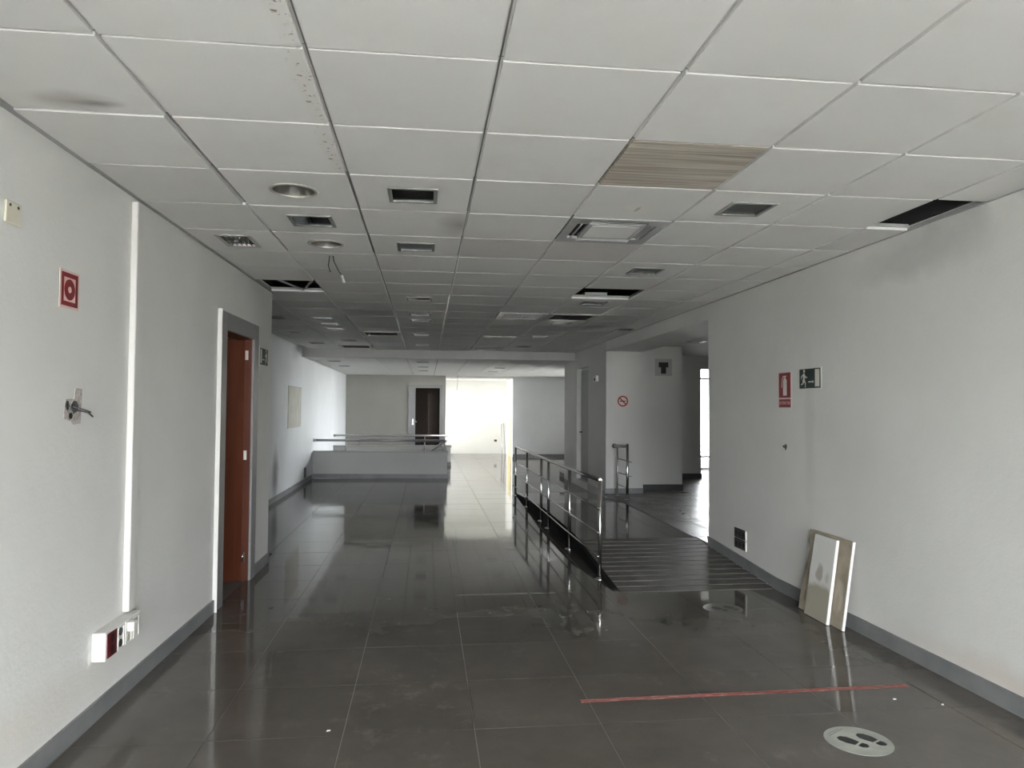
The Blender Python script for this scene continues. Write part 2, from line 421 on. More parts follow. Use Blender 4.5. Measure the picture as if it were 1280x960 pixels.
# raised platform, ramp up, ramp down
b = B(); b.box(1.585, 2.93, 7.55, 10.4, -.1, PZ-.0022); b.box(2.93, 9.0, 7.18, 15.65, -.1, PZ-.0022)
platform = b.obj('floor_platform', M['grout'], kind='structure')
q = B(); far_tiles(q, 1.585, 2.895, 7.55, 10.4, PZ); q.obj('platform_tiles', M['floor'], platform, 'stuff')
q = B(); far_tiles(q, 2.925, 9.0, 7.18, 15.65, PZ); q.obj('right_room_tiles', M['floor_dull'], platform, 'stuff')
q = B(); q.box(2.896, 2.924, 7.56, 11.5, .07, PZ+.004); q.obj('edge_strip', M['skirtdark'], platform)
def slope_box(q, x0, x1, y0, y1, za, zb, dz0, dz1):
    """box between y0 and y1 whose faces follow a slope from za to zb, raised by dz0 .. dz1"""
    q.hexa([(x0, y0, za+dz0), (x1, y0, za+dz0), (x1, y1, zb+dz0), (x0, y1, zb+dz0)], [(x0, y0, za+dz1), (x1, y0, za+dz1), (x1, y1, zb+dz1), (x0, y1, zb+dz1)])
R0, R1 = 5.74, 7.55
def rz(y): return PZ*(y-R0)/(R1-R0)
b = B(); b.hexa([(1.585, R0, -.1), (2.903, R0, -.1), (2.903, R1, -.1), (1.585, R1, -.1)], [(1.585, R0, -.002), (2.903, R0, -.002), (2.903, R1, PZ-.012), (1.585, R1, PZ-.012)]) 
ramp = b.obj('floor_ramp', M['rampgap'], kind='structure', label='ribbed grey ramp rising to the platform beside the right wall')
NS = 12; st = (R1-R0)/NS
for k in range(NS):
    y0 = R0+k*st+.004; y1 = y0+st-.030
    q = B(); slope_box(q, 1.59, 2.90, y0, y1, rz(y0), rz(y1), -.012, .004)
    q.obj('ramp_strip', M['ramp'], ramp)
q = B(); q.hexa([(1.545, R0+.1, -.05), (1.585, R0+.1, -.05), (1.585, R1, -.05), (1.545, R1, -.05)], [(1.545, R0+.1, .012), (1.585, R0+.1, .012), (1.585, R1, PZ+.05), (1.545, R1, PZ+.05)])
q.box(1.545, 1.585, R1, 9.5, -.05, PZ+.05)
q.hexa([(1.545, 9.5, -.05), (1.585, 9.5, -.05), (1.585, 12.4, -.05), (1.545, 12.4, -.05)], [(1.545, 9.5, PZ+.05), (1.585, 9.5, PZ+.05), (1.585, 12.4, .01), (1.545, 12.4, .01)])
q.obj('side_riser', M['riser'], ramp, label='black painted riser along the ramp')
q = B(); q.hexa([(1.585, 10.4, -.1), (2.895, 10.4, -.1), (2.895, 12.6, -.1), (1.585, 12.6, -.1)], [(1.585, 10.4, PZ), (2.895, 10.4, PZ), (2.895, 12.6, 0), (1.585, 12.6, 0)])
q.obj('rear_slope', M['floor'], ramp)

# ------------------------------------------------------------------ SETTING: walls
def wall(name, boxes, m=None, parent=None):
    q = B()
    for x in boxes: q.box(*x)
    return q.obj(name, m or M['wall'], parent, None if parent else 'structure')
# left wall, slightly out of square, with the door opening y 5.60 .. 6.45, z 0 .. 2.12
DY0, DY1, DZ = 5.60, 6.47, 2.10
q = B(); TH = .13
def lwall(y0, y1, z0, z1): q.prism([(LX(y0)-TH, y0), (LX(y0), y0), (LX(y1), y1), (LX(y1)-TH, y1)], z0, z1)
lwall(-3.4, DY0, 0, TOP); lwall(DY0, DY1, DZ, TOP); lwall(DY1, 7.16, 0, TOP)
q.box(-2.33, LX(7.16)-TH, 7.03, 7.16, 0, TOP)
q.obj('wall_left', M['wall'], kind='structure')
wall('wall_left_far', [(-2.46, -2.33, 7.03, 21.66, -1.3, TOP)], M['wallwhite'])
wall('wall_store_room', [(-3.2, -3.1, 4.8, 7.1, 0, TOP), (-3.2, -1.66, 4.7, 4.8, 0, TOP), (-3.2, -2.33, 7.03, 7.16, 0, TOP)])
wall('wall_right', [(2.91, 3.06, -3.4, 7.18, 0, TOP), (3.06, 9.0, 7.05, 7.18, 0, TOP)])
wall('wall_front', [(-1.8, 3.06, -3.45, -3.3, 2.25, TOP), (-1.8, -1.52, -3.45, -3.3, 0, 2.25), (2.8, 3.06, -3.45, -3.3, 0, 2.25)])
wall('wall_east', [(9.0, 9.15, 7.05, 15.8, 0, TOP)])
# mass with the recess, right of the corridor
NY0, NY1 = 12.79, 13.80
MX, MY, PX, PYF, WY = 2.92, 11.50, 3.54, 11.92, 13.88
wall('wall_middle', [(MX, PX, MY, NY0, 0, TOP), (MX, PX, NY1, 15.05, 0, TOP), (MX, PX, NY0, NY1, 2.26, TOP), (MX+.10, PX, NY0, NY1, 0, 2.26), (MX, MX+.10, NY0, NY1, 0, .13)], M['palegrey'])
wall('wall_pillar', [(PX, 4.36, PYF, 15.05, 0, TOP)], M['palegrey'])
wall('wall_right_room', [(4.36, 5.47, WY, 15.05, 0, TOP), (5.47, 9.0, WY, WY+.15, 2.30, TOP)], M['palegrey'])
wall('wall_east_back', [(4.55, 4.70, 15.05, 16.7, 0, TOP), (4.55, 4.70, 16.7, 20.2, 2.42, TOP), (4.55, 4.70, 20.2, 21.66, 0, TOP)])
wall('wall_right_room_back', [(5.47, 9.15, 15.65, 15.8, 2.44, TOP), (7.0, 9.15, 15.65, 15.8, 0, 2.44), (5.32, 5.47, 15.05, 15.8, 0, TOP)])
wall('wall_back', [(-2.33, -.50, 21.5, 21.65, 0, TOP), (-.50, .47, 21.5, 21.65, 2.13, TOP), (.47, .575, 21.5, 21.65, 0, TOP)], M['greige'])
wall('wall_back_right', [(2.60, 4.70, 21.6, 21.75, 0, TOP)], M['wallblue'])
wall('wall_alcove_side', [(2.60, 2.72, 21.75, 23.42, 0, TOP)])
wall('wall_alcove', [(.15, 2.72, 23.3, 23.45, 0, TOP), (.15, .27, 21.65, 23.3, 2.3, TOP)])
# beams
wall('ceiling_beam_right', [(2.915, 3.52, 7.18, MY, 2.425, TOP)])
wall('ceiling_beam', [(-2.33, MX, 13.95, 14.02, 2.425, TOP), (MX, 4.55, 15.05, 15.10, 2.425, TOP)], M['midgrey'])
# skirting
q = B(); q.prism([(LX(-3.3), -3.3), (LX(-3.3)+.013, -3.3), (LX(DY0-.13)+.013, DY0-.13), (LX(DY0-.13), DY0-.13)], 0, .092)
q.prism([(LX(DY1+.13), DY1+.13), (LX(DY1+.13)+.013, DY1+.13), (LX(7.16)+.013, 7.172), (LX(7.16), 7.172)], 0, .092)
q.obj('baseboard_left', M['skirt'], kind='structure')
q = B(); q.box(2.897, 2.91, -3.3, R0, 0, .098)
q.hexa([(2.904, R0, 0), (2.91, R0, 0), (2.91, 7.19, .086), (2.904, 7.19, .086)], [(2.897, R0, .098), (2.91, R0, .098), (2.91, 7.19, .185), (2.897, 7.19, .185)])
q.obj('baseboard_right', M['skirt'], kind='structure')
q = B(); q.box(-2.33, -2.317, 7.16, 15.28, 0, .085); q.obj('baseboard_left_far', M['skirt'], kind='structure')
q = B(); q.box(MX-.013, PX, MY-.013, MY, 0, PZ+.085); q.box(MX-.013, MX, MY, NY0, 0, PZ+.03); q.obj('baseboard_middle', M['skirt'], kind='structure')
q = B(); q.box(PX, 4.373, PYF-.013, PYF, PZ, PZ+.10); q.box(4.36, 4.373, PYF, WY, PZ, PZ+.10); q.box(4.373, 5.483, WY-.013, WY, PZ, PZ+.10); q.box(5.47, 5.483, WY, 15.05, PZ, PZ+.10)
q.obj('baseboard_right_room', M['skirtdark'], kind='structure')
q = B(); q.box(2.60, 4.55, 21.587, 21.6, 0, .09); q.box(-2.33, -.6, 21.487, 21.5, 0, .09); q.obj('baseboard_back', M['skirt'], kind='structure')
q = B(); q.box(MX+.088, MX+.10, NY0, NY1, .13, .22); q.obj('baseboard_recess', M['skirtdark'], kind='structure')

# ------------------------------------------------------------------ SETTING: ceiling
IN = lambda i: -.978+.6*i
JN = lambda j: 2.2258+.6*j
GZ = CEIL+.0145                              # underside of the tee grid
b = B()
HW = .0095
JMAX = 19
for i in range(-2, 7):
    y0 = -3.3 if i >= 0 else 7.16
    b.box(IN(i)-HW, IN(i)+HW, y0, 13.95, GZ, GZ+.004); b.box(IN(i)-.0015, IN(i)+.0015, y0, 13.95, GZ+.004, GZ+.022)
for j in range(-9, JMAX+1):
    y = JN(j); xa = LX(y) if y < 7.16 else -2.33
    xb = 2.91
    b.box(xa, xb, y-HW, y+HW, GZ, GZ+.0038); b.box(xa, xb, y-.0015, y+.0015, GZ+.0038, GZ+.022)
ceiling = b.obj('ceiling', M['grid'], kind='structure')
HOLES = {(-1, 7), (6, 2), (4, 7), (3, 3)}
CUT = {}   # (i,j) -> ('rect',w,d) or ('round',r)
RECT = ('rect', .235, .235)
LAMPS = []   # square recessed lamps in the main ceiling
ROWS = {  # column index -> rows
    -2: (11, 14, 17), -1: (11, 12, 13, 16), 0: (3,), 1: (2, 4, 8, 10, 11, 14, 17), 4: (2, 5, 8, 11, 14, 17)}
for i, js in ROWS.items():
    for j in js: LAMPS.append((i, j)); CUT[i, j] = RECT
CUT[0, 2] = CUT[0, 4] = ('round', .108)
CUT[-1, 4] = ('rect', .185, .30)
FULL = {(3, 10): 'vent', (4, 10): 'vent_dark', (3, 18): 'vent', (0, 14): 'vent_dark', (-1, 18): 'vent_dark'}
KIND = {(0, -1): 'mould', (0, 0): 'mould', (0, 1): 'mould', (-1, 0): 'smudge', (1, 3): 'corner', (2, 4): 'pink', (3, 4): 'pink', (3, 2): 'ring'}
_cm = {}
def ceiling_tile(i, j, xa, xb, ya, yb):
    w, d = round(xb-xa, 3), round(yb-ya, 3)
    k = KIND.get((i, j)); cut = CUT.get((i, j)); key = (w, d, k, cut, (i, j) == (3, 1))
    if key not in _cm:
        q = B(); a, c = w/2-.0092, d/2-.0075; A, Cc = w/2-.003, d/2-.003
        lo, mid, hi = 0.0, .014, .020
        outer = [(-a, -c), (a, -c), (a, c), (-a, c)]
        if cut is None:
            q.hexa([(x, y, lo) for x, y in outer], [(x, y, mid) for x, y in outer])
        else:
            n = 32
            if cut[0] == 'round': inner = [(cut[1]*math.cos(t_), cut[1]*math.sin(t_)) for t_ in (2*math.pi*(k2+.5)/n-math.pi*.75 for k2 in range(n))]
            else:
                hw, hd = cut[1]/2, cut[2]/2; inner = [(-hw, -hd), (hw, -hd), (hw, hd), (-hw, hd)]; n = 4
            # outer boundary resampled to n points
            per = []
            for s_ in range(4):
                p, r_ = outer[s_], outer[(s_+1) % 4]
                for u in range(n//4): f = u/(n//4); per.append((p[0]+(r_[0]-p[0])*f, p[1]+(r_[1]-p[1])*f))
            L = {}
            for nm, pts, z in (('ol', per, lo), ('om', per, mid), ('il', inner, lo), ('im', inner, mid)):
                L[nm] = [q.bm.verts.new((x, y, z)) for x, y in pts]
            for s_ in range(n):
                e = (s_+1) % n
                for A1, B1 in (('ol', 'il'), ('il', 'im'), ('im', 'om'), ('om', 'ol')):
                    q.bm.faces.new((L[A1][s_], L[A1][e], L[B1][e], L[B1][s_]))
        q2 = [(-A, -Cc), (A, -Cc), (A, Cc), (-A, Cc)]
        if cut is None: q.hexa([(x, y, mid) for x, y in q2], [(x, y, hi) for x, y in q2])
        _cm[key] = q.mesh('ceiling_tile', M['lined'] if (i, j) == (3, 1) else M['tile_%s' % k])
    o = link('ceiling_tile', _cm[key], ceiling)
    sag = 0 if random.random() > .25 else -random.random()*.0008
    o.location = ((xa+xb)/2, (ya+yb)/2, CEIL+sag)
    o.rotation_euler = (random.gauss(0, .0004), random.gauss(0, .0005), 0)
    if i == -1 and j in (1, 2): o.location.x -= .012; o.location.y += .006
    if (i, j) == (3, 1): o['label'] = 'brown finely lined ceiling tile'
    return o
for j in range(-9, JMAX+1):
    ya, yb = JN(j), min(JN(j+1), 13.95)
    for i in range(-3, 7):
        if (i, j) in HOLES or (i, j) in FULL: continue
        xa, xb = IN(i), IN(i+1)
        if i == 6: xb = 2.905
        if i == -3: xa = -2.325
        if i < -1 and ya < 7.1: continue
        if i == -1 and yb < 7.1: xa = -1.53 if ya < 5 else -1.505
        if i < -1 and ya < 7.16: continue
        ceiling_tile(i, j, xa, xb, ya, yb)
# loose tee bars hanging in the left gap
q = B(); q.cyl((-1.30, 6.46, CEIL+.012), (-1.17, 6.99, CEIL+.012), .011, 6); q.obj('loose_tee', M['grid'], ceiling)
q = B(); q.cyl((-1.02, 6.52, CEIL+.016), (-1.16, 6.99, CEIL+.016), .011, 6); q.obj('loose_tee', M['grid'], ceiling)
# perimeter angle trim
q = B()
q.prism([(LX(-3.3), -3.3), (LX(-3.3)+.026, -3.3), (LX(7.16)+.022, 7.16), (LX(7.16), 7.16)], CEIL-.004, CEIL+.022)
q.obj('trim_1', M['edge'], kind='structure')
q = B(); q.box(2.898, 2.91, -3.3, 13.95, CEIL-.004, CEIL+.02); q.obj('trim_2', M['edge'], kind='structure')
# slab above everything, black void between
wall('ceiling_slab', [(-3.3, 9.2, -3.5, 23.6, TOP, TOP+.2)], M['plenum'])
wall('ceiling_void_blackout', [(2.898, 2.909, -3.3, 13.9, CEIL+.03, TOP), (-1.49, -1.475, -3.3, 7.1, CEIL+.05, TOP)], M['plenum'])  # added black sheets keep the void behind the ceiling gaps dark
# ceiling of the store room, right room, back room, alcove
wall('ceiling_store_room', [(-3.1, LX(6)-TH-.02, 4.8, 7.03, 2.56, 2.6)])
q = B(); q.box(3.52, 9.0, 7.18, WY, 2.56, 2.6); q.box(5.47, 9.0, WY+.15, 15.65, 2.44, 2.48); q.obj('ceiling_right_room', M['tile_None'], kind='structure')
BC = 2.425
q = B()
for k in range(12): q.box(IN(k-2)-.012, IN(k-2)+.012, 14.02 if k < 9 else 15.1, 21.5, BC+.009, BC+.012)
for k in range(13): q.box(-2.33, MX if 14.2+k*.6 < 15.1 else 4.55, 14.2+.6*k-.012, 14.2+.6*k+.012, BC+.009, BC+.0118)
q.box(-2.33, MX, 14.02, 15.1, BC+.03, BC+.05); q.box(-2.33, 4.55, 15.1, 21.6, BC+.03, BC+.05)
cb = q.obj('ceiling_back', M['grid'], kind='structure')
q = B(); BL = [(1, 1), (1, 4), (1, 7), (4, 4), (4, 7), (-2, 1), (-2, 4)]
xs = [-2.33]+[IN(k) for k in range(-2, 10)]+[4.55]; ys = [14.02]+[14.2+.6*k for k in range(13)]
for x0, x1 in zip(xs, xs[1:]):
    for y0, y1 in zip(ys, ys[1:]):
        if x0 > 2.7 and y0 < 14.9: continue
        ii = round((x0+.978)/.6); jj = round((y0-14.2)/.6)
        if (ii, jj) in BL and y0 > 14.1:
            cx, cy = (x0+x1)/2, (y0+y1)/2
            for bx in ((x0+.006, cx-.117, y0+.006, y1-.006), (cx+.117, x1-.006, y0+.006, y1-.006), (cx-.117, cx+.117, y0+.006, cy-.117), (cx-.117, cx+.117, cy+.117, y1-.006)):
                q.box(*bx, BC, BC+.009)
        else: q.box(x0+.006, x1-.006, y0+.006, y1-.006, BC, BC+.009)
q.obj('back_ceiling_tiles', M['tile_None'], cb, 'stuff')
wall('ceiling_alcove', [(.15, 2.6, 21.65, 23.3, 2.36, 2.42)])
wall('wall_alcove_header', [(.575, 2.6, 21.5, 21.65, 2.36, TOP)])
# stair pit
wall('wall_stair_pit', [(-2.3, .48, 15.30, 15.40, -1.3, 0), (-2.3, .48, 18.75, 18.85, -1.3, 0), (.42, .52, 15.4, 18.75, -1.3, -.01)])
wall('floor_stair_pit', [(-2.33, .5, 15.3, 18.85, -1.4, -1.3)], M['floor'])
# outside pavement
wall('ground_pavement', [(4.72, 5.3, 15.06, 23.6, -.3, -.15), (5.3, 5.45, 15.9, 23.6, -.3, -.15), (-60, 80, -60, -3.5, -.3, -.15), (-60, 80, 23.6, 90, -.3, -.15), (9.2, 80, -3.5, 23.6, -.3, -.15), (5.45, 9.2, 15.82, 23.6, -.3, -.15), (-60, -3.3, -3.5, 23.6, -.3, -.15), (-3.3, -2.47, 7.2, 23.6, -.3, -.15)], M['pavement'])

# windows (panes and frames)
def window(name, horiz, a0, a1, z0, z1, pos, bars, rails):
    """glazed front: along x when horiz else along y"""
    q = B()
    def bx(u0, u1, w0, w1, t_=.03):
        if horiz: q.box(u0, u1, pos-t_, pos+t_, w0, w1)
        else: q.box(pos-t_, pos+t_, u0, u1, w0, w1)
    bx(a0, a1, z0, z0+.06); bx(a0, a1, z1-.06, z1); bx(a0, a0+.06, z0+.06, z1-.06); bx(a1-.06, a1, z0+.06, z1-.06)
    for u in bars: bx(u-.025, u+.025, z0+.06, z1-.06, .028)
    for w in rails: bx(a0+.06, a1-.06, w-.025, w+.025, .024)
    o = q.obj(name, M['mframe'], kind='structure')
    us = [a0+.06]+list(bars)+[a1-.06]
    for u0, u1 in zip(us, us[1:]):
        p = B()
        if horiz: p.box(u0+.01, u1-.01, pos-.004, pos+.004, z0+.05, z1-.05)
        else: p.box(pos-.004, pos+.004, u0+.01, u1-.01, z0+.05, z1-.05)
        p.obj('pane', M['glass'], o)
window('window_1', False, 16.7, 20.2, 0, 2.42, 4.62, (18.45,), ())
window('window_2', True, 5.47, 7.0, PZ, 2.44, 15.72, (), (.41, 2.18))
window('window_3', True, -1.52, 2.8, 0, 2.25, -3.38, (-.1, 1.35), ())
window('window_4', False, 21.66, 23.3, 0, 2.3, .20, (), ())

# ------------------------------------------------------------------ DOORS
# door_1: brown door in the left wall (built in the frame of that wall: x along it, y up, z out)
def frame_empty(name, loc, fr):
    o = bpy.data.objects.new(name, None); COL.objects.link(o); o['kind'] = 'structure'
    o.matrix_world = Matrix.Translation(loc) @ fr.to_4x4(); return o
d1 = frame_empty('door_1', left_at(DY0, 0), ON_LEFT)
W = DY1-DY0
q = B(); q.box(-.13, .035, 0, DZ+.10, 0, .022); q.box(W-.035, W+.12, 0, DZ+.10, 0, .022); q.box(.035, W-.035, DZ-.035, DZ+.10, 0, .022); q.bevel(.004)
q.obj('architrave', M['frame'], d1)
q = B(); q.box(-.138, -.13, 0, DZ+.105, 0, .03); q.obj('frame_edge', M['white'], d1, label='bright white edge strip')
q = B(); q.box(0, .035, 0, DZ, -.13, 0); q.box(W-.035, W, 0, DZ, -.13, 0); q.box(.035, W-.035, DZ-.035, DZ, -.13, 0)
q.obj('door_lining', M['door'], d1)
leaf = bpy.data.objects.new('door_leaf', None)
LW = W-.078; ang = math.radians(42)
q = B(); q.box(-LW, 0, .012, DZ-.045, -.038, 0); q.bevel(.002)
lf = q.obj('door_leaf', M['door'], d1); lf.location = (W-.038, 0, -.055); lf.rotation_euler = (0, -ang, 0)
for z in (.2, 1.07, 1.93):
    q = B(); q.cyl((W-.036, z-.04, -.046), (W-.036, z+.04, -.046), .008, 8); q.box(W-.0375, W-.035, z-.04, z+.04, -.046, -.028)
    q.obj('hinge', M['white'] if z > .5 else M['steel'], d1)
q = B(); q.cyl((-LW+.06, 1.02, 0), (-LW+.06, 1.02, .05), .009); q.cyl((-LW+.06, 1.02, .045), (-LW+.18, 1.02, .045), .009); q.box(-LW+.04, -LW+.08, .93, 1.1, 0, .006)
q.obj('door_handle', M['steel'], lf)
# door_2: dark door in the back wall
d2 = frame_empty('door_2', (-.5, 21.5, 0), ON_FRONT)
q = B(); W = .97; H2 = 2.13
q.box(-.02, .065, 0, H2+.02, 0, .02); q.box(W-.065, W+.02, 0, H2+.02, 0, .02); q.box(.065, W-.065, H2-.075, H2+.02, 0, .02); q.obj('door_frame', M['frame'], d2)
q = B(); q.box(.0, .19, .0, H2-.075, -.05, -.002); q.obj('door_jamb', M['frame'], d2)
q = B(); q.box(0, W, 0, H2, -.149, -.142); q.obj('door_light_block', M['darkdoor'], d2)  # added sheet, stops alcove light leaking round the leaf
q = B(); q.box(.19, W-.065, .005, H2-.08, -.05, -.02); lf = q.obj('door_leaf', M['darkdoor'], d2)
q = B(); q.box(.105, .135, .97, 1.13, -.002, .004); q.cyl((.12, 1.05, 0), (.12, 1.05, .05), .012); q.cyl((.12, 1.05, .05), (.23, 1.05, .05), .012); q.obj('door_handle', M['steel'], d2)
# door_3: recess door in the wall right of the corridor
d3 = frame_empty('door_3', (MX+.10, (NY0+NY1)/2, .13), ON_RIGHT)
q = B(); q.box(-.46, .46, .09, 2.08, 0, .02); q.obj('door_leaf', M['greypaint'], d3)
q = B(); q.cyl((-.38, .9, .02), (-.38, .9, .07), .015); q.obj('door_handle', M['dgrey'], d3)

# ------------------------------------------------------------------ LOW STAIR WALL
q = B(); q.hexa([(-2.33, 15.42, 0), (.455, 15.2, 0), (.455, 15.32, 0), (-2.33, 15.54, 0)], [(-2.33, 15.42, .535), (.455, 15.2, .535), (.455, 15.32, .535), (-2.33, 15.54, .535)])
q.box(-2.33, .64, 18.75, 18.87, 0, .46); q.box(.52, .64, 18.5, 18.75, 0, .46)
sw = q.obj('wall_stair', M['midgrey'], kind='structure')
q = B(); q.hexa([(-2.33, 15.405, .535), (.47, 15.185, .535), (.47, 15.335, .535), (-2.33, 15.555, .535)], [(-2.33, 15.405, .565), (.47, 15.185, .565), (.47, 15.335, .565), (-2.33, 15.555, .565)])
q.box(-2.33, .66, 18.73, 18.89, .46, .50); q.box(.5, .66, 18.48, 18.73, .46, .50); q.obj('coping', M['greypaint'], sw)
q = B(); q.hexa([(-2.33, 15.405, 0), (.468, 15.185, 0), (.468, 15.2, 0), (-2.33, 15.42, 0)], [(-2.33, 15.405, .09), (.468, 15.185, .09), (.468, 15.2, .09), (-2.33, 15.42, .09)])
q.box(.508, .652, 18.488, 18.5, 0, .09); q.box(.64, .652, 18.5, 18.87, 0, .09); q.obj('baseboard', M['skirt'], sw)
def fy_(x): return 15.48+(x+2.33)*(-.22/2.785)
hr = thing('stair_handrail', 'grey tubular handrail along the front of the low stair wall, fixed to the left wall', 'handrail', (-1, 15.4, .565))
def rel(p): return (p[0]+1, p[1]-15.4, p[2]-.565)
q = B(); q.cyl(rel((-2.27, fy_(-2.27), .785)), rel((.40, fy_(.40), .785)), .027, 12); q.obj('rail', M['dullsteel'], hr)
q = B(); q.cyl(rel((-2.33, fy_(-2.3), .785)), rel((-2.27, fy_(-2.27), .785)), .035, 14); q.obj('wall_flange', M['signwhite'], hr)
for x in (-1.66, -.02, .36):
    q = B(); q.cyl(rel((x, fy_(x), .566)), rel((x, fy_(x), .77)), .012, 8); q.cyl(rel((x, fy_(x), .565)), rel((x, fy_(x), .572)), .035, 12); q.obj('post', M['dullsteel'], hr)
q = B(); q.tube([rel(p) for p in ((.40, fy_(.4), .785), (.44, fy_(.44)+.1, .78), (.40, 15.7, .74), (.05, 16.2, .47), (-.5, 16.8, .1))], .024, 8); q.obj('descending_rail', M['dullsteel'], hr)
hr = thing('stair_handrail', 'thin grey handrail on the rear stair wall, behind the front handrail', 'handrail', (-.8, 18.81, .5))
def rel(p): return (p[0]+.8, p[1]-18.81, p[2]-.5)
q = B(); q.cyl(rel((-2.25, 18.81, .755)), rel((.60, 18.81, .755)), .024, 12); q.obj('rail', M['dullsteel'], hr)
q = B(); q.cyl(rel((-2.33, 18.81, .755)), rel((-2.25, 18.81, .755)), .03, 12); q.obj('wall_flange', M['dullsteel'], hr)
for x in (-1.7, -.02, .5):
    q = B(); q.cyl(rel((x, 18.81, .5)), rel((x, 18.81, .74)), .012, 8); q.obj('post', M['dullsteel'], hr)

# ------------------------------------------------------------------ RAMP RAILINGS
RX = 1.525
hr = thing('ramp_railing', 'long stainless steel railing with three thin bars along the ramp', 'railing', (RX, 6.21, 0))
def zt(y): return (.862-.0125*(y-6.21)) if y < 7.8 else (.842-.004*(y-7.8))
def rel(p): return (p[0]-RX, p[1]-6.21, p[2])
PY = (6.21, 7.56, 8.88, 9.45, 10.80, 12.20)
for y in PY:
    q = B(); q.cyl(rel((RX, y, 0)), rel((RX, y, zt(y)-(0 if y == PY[0] else .01))), .0185, 16)
    p = q.obj('post', M['steel'], hr)
    q = B(); q.lathe([(.047, .0005), (.047, .005), (.038, .010), (.024, .012), (.021, .018)], 20)
    f = q.obj('floor_flange', M['steel'], p); f.location = rel((RX, y, 0))
q = B(); q.tube([rel((RX, y, zt(y))) for y in (6.20, 7.0, 7.8, 8.9, 9.5, 10.8, 12.22)], .0185, 14); q.obj('top_rail', M['steel'], hr)
for dz in (.24, .452, .656):
    q = B(); q.tube([rel((RX-.028, y, zt(y)-dz)) for y in (6.17, 7.0, 7.8, 9, 10.5, 12.25)], .0075, 10)
    p = q.obj('bar', M['steel'], hr)
    for ye in (6.165, 12.255):
        q = B(); q.ball(rel((RX-.028, ye, zt(ye)-dz)), .0135); q.obj('end_ball', M['steel'], p)
    for y in PY[1:]:
        q = B(); q.cyl(rel((RX-.03, y, zt(y)-dz)), rel((RX-.012, y, zt(y)-dz)), .012, 8); q.obj('bar_clamp', M['steel'], p)
SX, SY = 3.045, 10.68
hr = thing('short_railing', 'short steel railing with two posts in front of the no smoking wall', 'railing', (SX, SY, PZ))
def rel(p): return (p[0]-SX, p[1]-SY, p[2]-PZ)
q = B(); q.cyl(rel((SX, SY, PZ)), rel((SX, SY, .955)), .0205, 14); p = q.obj('post', M['steel'], hr)
q = B(); q.lathe([(.045, .0005), (.045, .005), (.034, .011), (.021, .018)], 20); q.obj('floor_flange', M['steel'], p)
q = B(); q.cyl(rel((SX, 11.26, PZ)), rel((SX, 11.26, .89)), .014, 12); p = q.obj('post', M['dullsteel'], hr)
q = B(); q.lathe([(.04, .0005), (.04, .005), (.03, .011), (.015, .018)], 20); f = q.obj('floor_flange', M['steel'], p); f.location = (0, .58, 0)
q = B(); q.tube([rel((SX, SY, .913)), rel((SX, 11.44, .885))], .0235, 14); p = q.obj('top_rail', M['dullsteel'], hr)
q = B(); q.ball(rel((SX, 11.445, .885)), .042, 14); q.obj('end_ball', M['steel'], p)
for z in (.685, .468, .274):
    q = B(); q.cyl(rel((SX+.028, SY-.13, z)), rel((SX+.028, 11.31, z)), .0085, 8); q.obj('bar', M['dullsteel'], hr)

# ------------------------------------------------------------------ CEILING FITTINGS
ORD = ['first', 'second', 'third', 'fourth', 'fifth', 'sixth', 'seventh', 'eighth']
def make_lamp():
    r = thing('recessed_spotlight', '', 'light', (0, 0, 0), ON_CEIL)
    q = B(); q.frame(-.126, .126, -.126, .126, .020, 0, .006); q.obj('rim', M['lampholder'], r)
    q = B(); q.box(-.1165, .1165, -.1165, .1165, -.095, -.09)
    for x0, x1, y0, y1 in ((-.1165, -.1125, -.1165, .1165), (.1125, .1165, -.1165, .1165), (-.1125, .1125, -.1165, -.1125), (-.1125, .1125, .1125, .1165)): q.box(x0, x1, y0, y1, -.09, 0)
    q.obj('housing', M['housing'], r)
    for s in (-1, 1):
        q = B(); q.cyl((s*.085, 0, -.089), (s*.085, 0, -.03), .022, 12); h = q.obj('lamp_holder', M['lampholder'], r)
        q = B(); q.ball((s*.085, 0, -.025), .010, 8); q.obj('bulb', M['bulb'], h)
    q = B(); q.box(-.055, .055, -.075, .075, -.085, -.012); q.obj('reflector', M['lampholder'], r)
    q = B(); q.box(-.1125, .1125, -.1125, .1125, -.004, -.001); q.obj('glass_cover', M['lampglass'], r)
    return r
lamp0 = make_lamp(); first = True
COLNAME = {-2: 'in the leftmost column', -1: 'in the second column from the left', 1: 'in the column left of the ceiling middle', 4: 'in the column above the ramp railing'}
def put_lamp(label, x, y, z, group):
    global first
    o = lamp0 if first else dup(lamp0)
    first = False
    o.location = (x, y, z); o['label'] = label; o['group'] = group
for i, js in ROWS.items():
    for n, j in enumerate(js):
        if i == 0: lab = 'square recessed spotlight between the two round downlights'
        else: lab = 'square recessed spotlight %s, %s from the front' % (COLNAME[i], ORD[n])
        put_lamp(lab, IN(i)+.3, JN(j)+.3, CEIL, 'recessed spotlights in the main ceiling')
bn = {1: ('left of the back room ceiling middle', 0), 4: ('on the right of the back room ceiling', 0), -2: ('on the left of the back room ceiling', 0)}
cnt = {}
for i, j in BL:
    cnt[i] = cnt.get(i, -1)+1
    put_lamp('square recessed spotlight %s, %s from the beam' % (bn[i][0], ORD[cnt[i]]), IN(i)+.3, 14.2+.6*j+.3, BC, 'recessed spotlights in the back ceiling')
o = lamp0 and dup(lamp0); o.location = (4.26, 11.0, 2.559); o['label'] = 'small square lamp on the right room ceiling beyond the beam'; o['group'] = 'recessed spotlights in the right room'
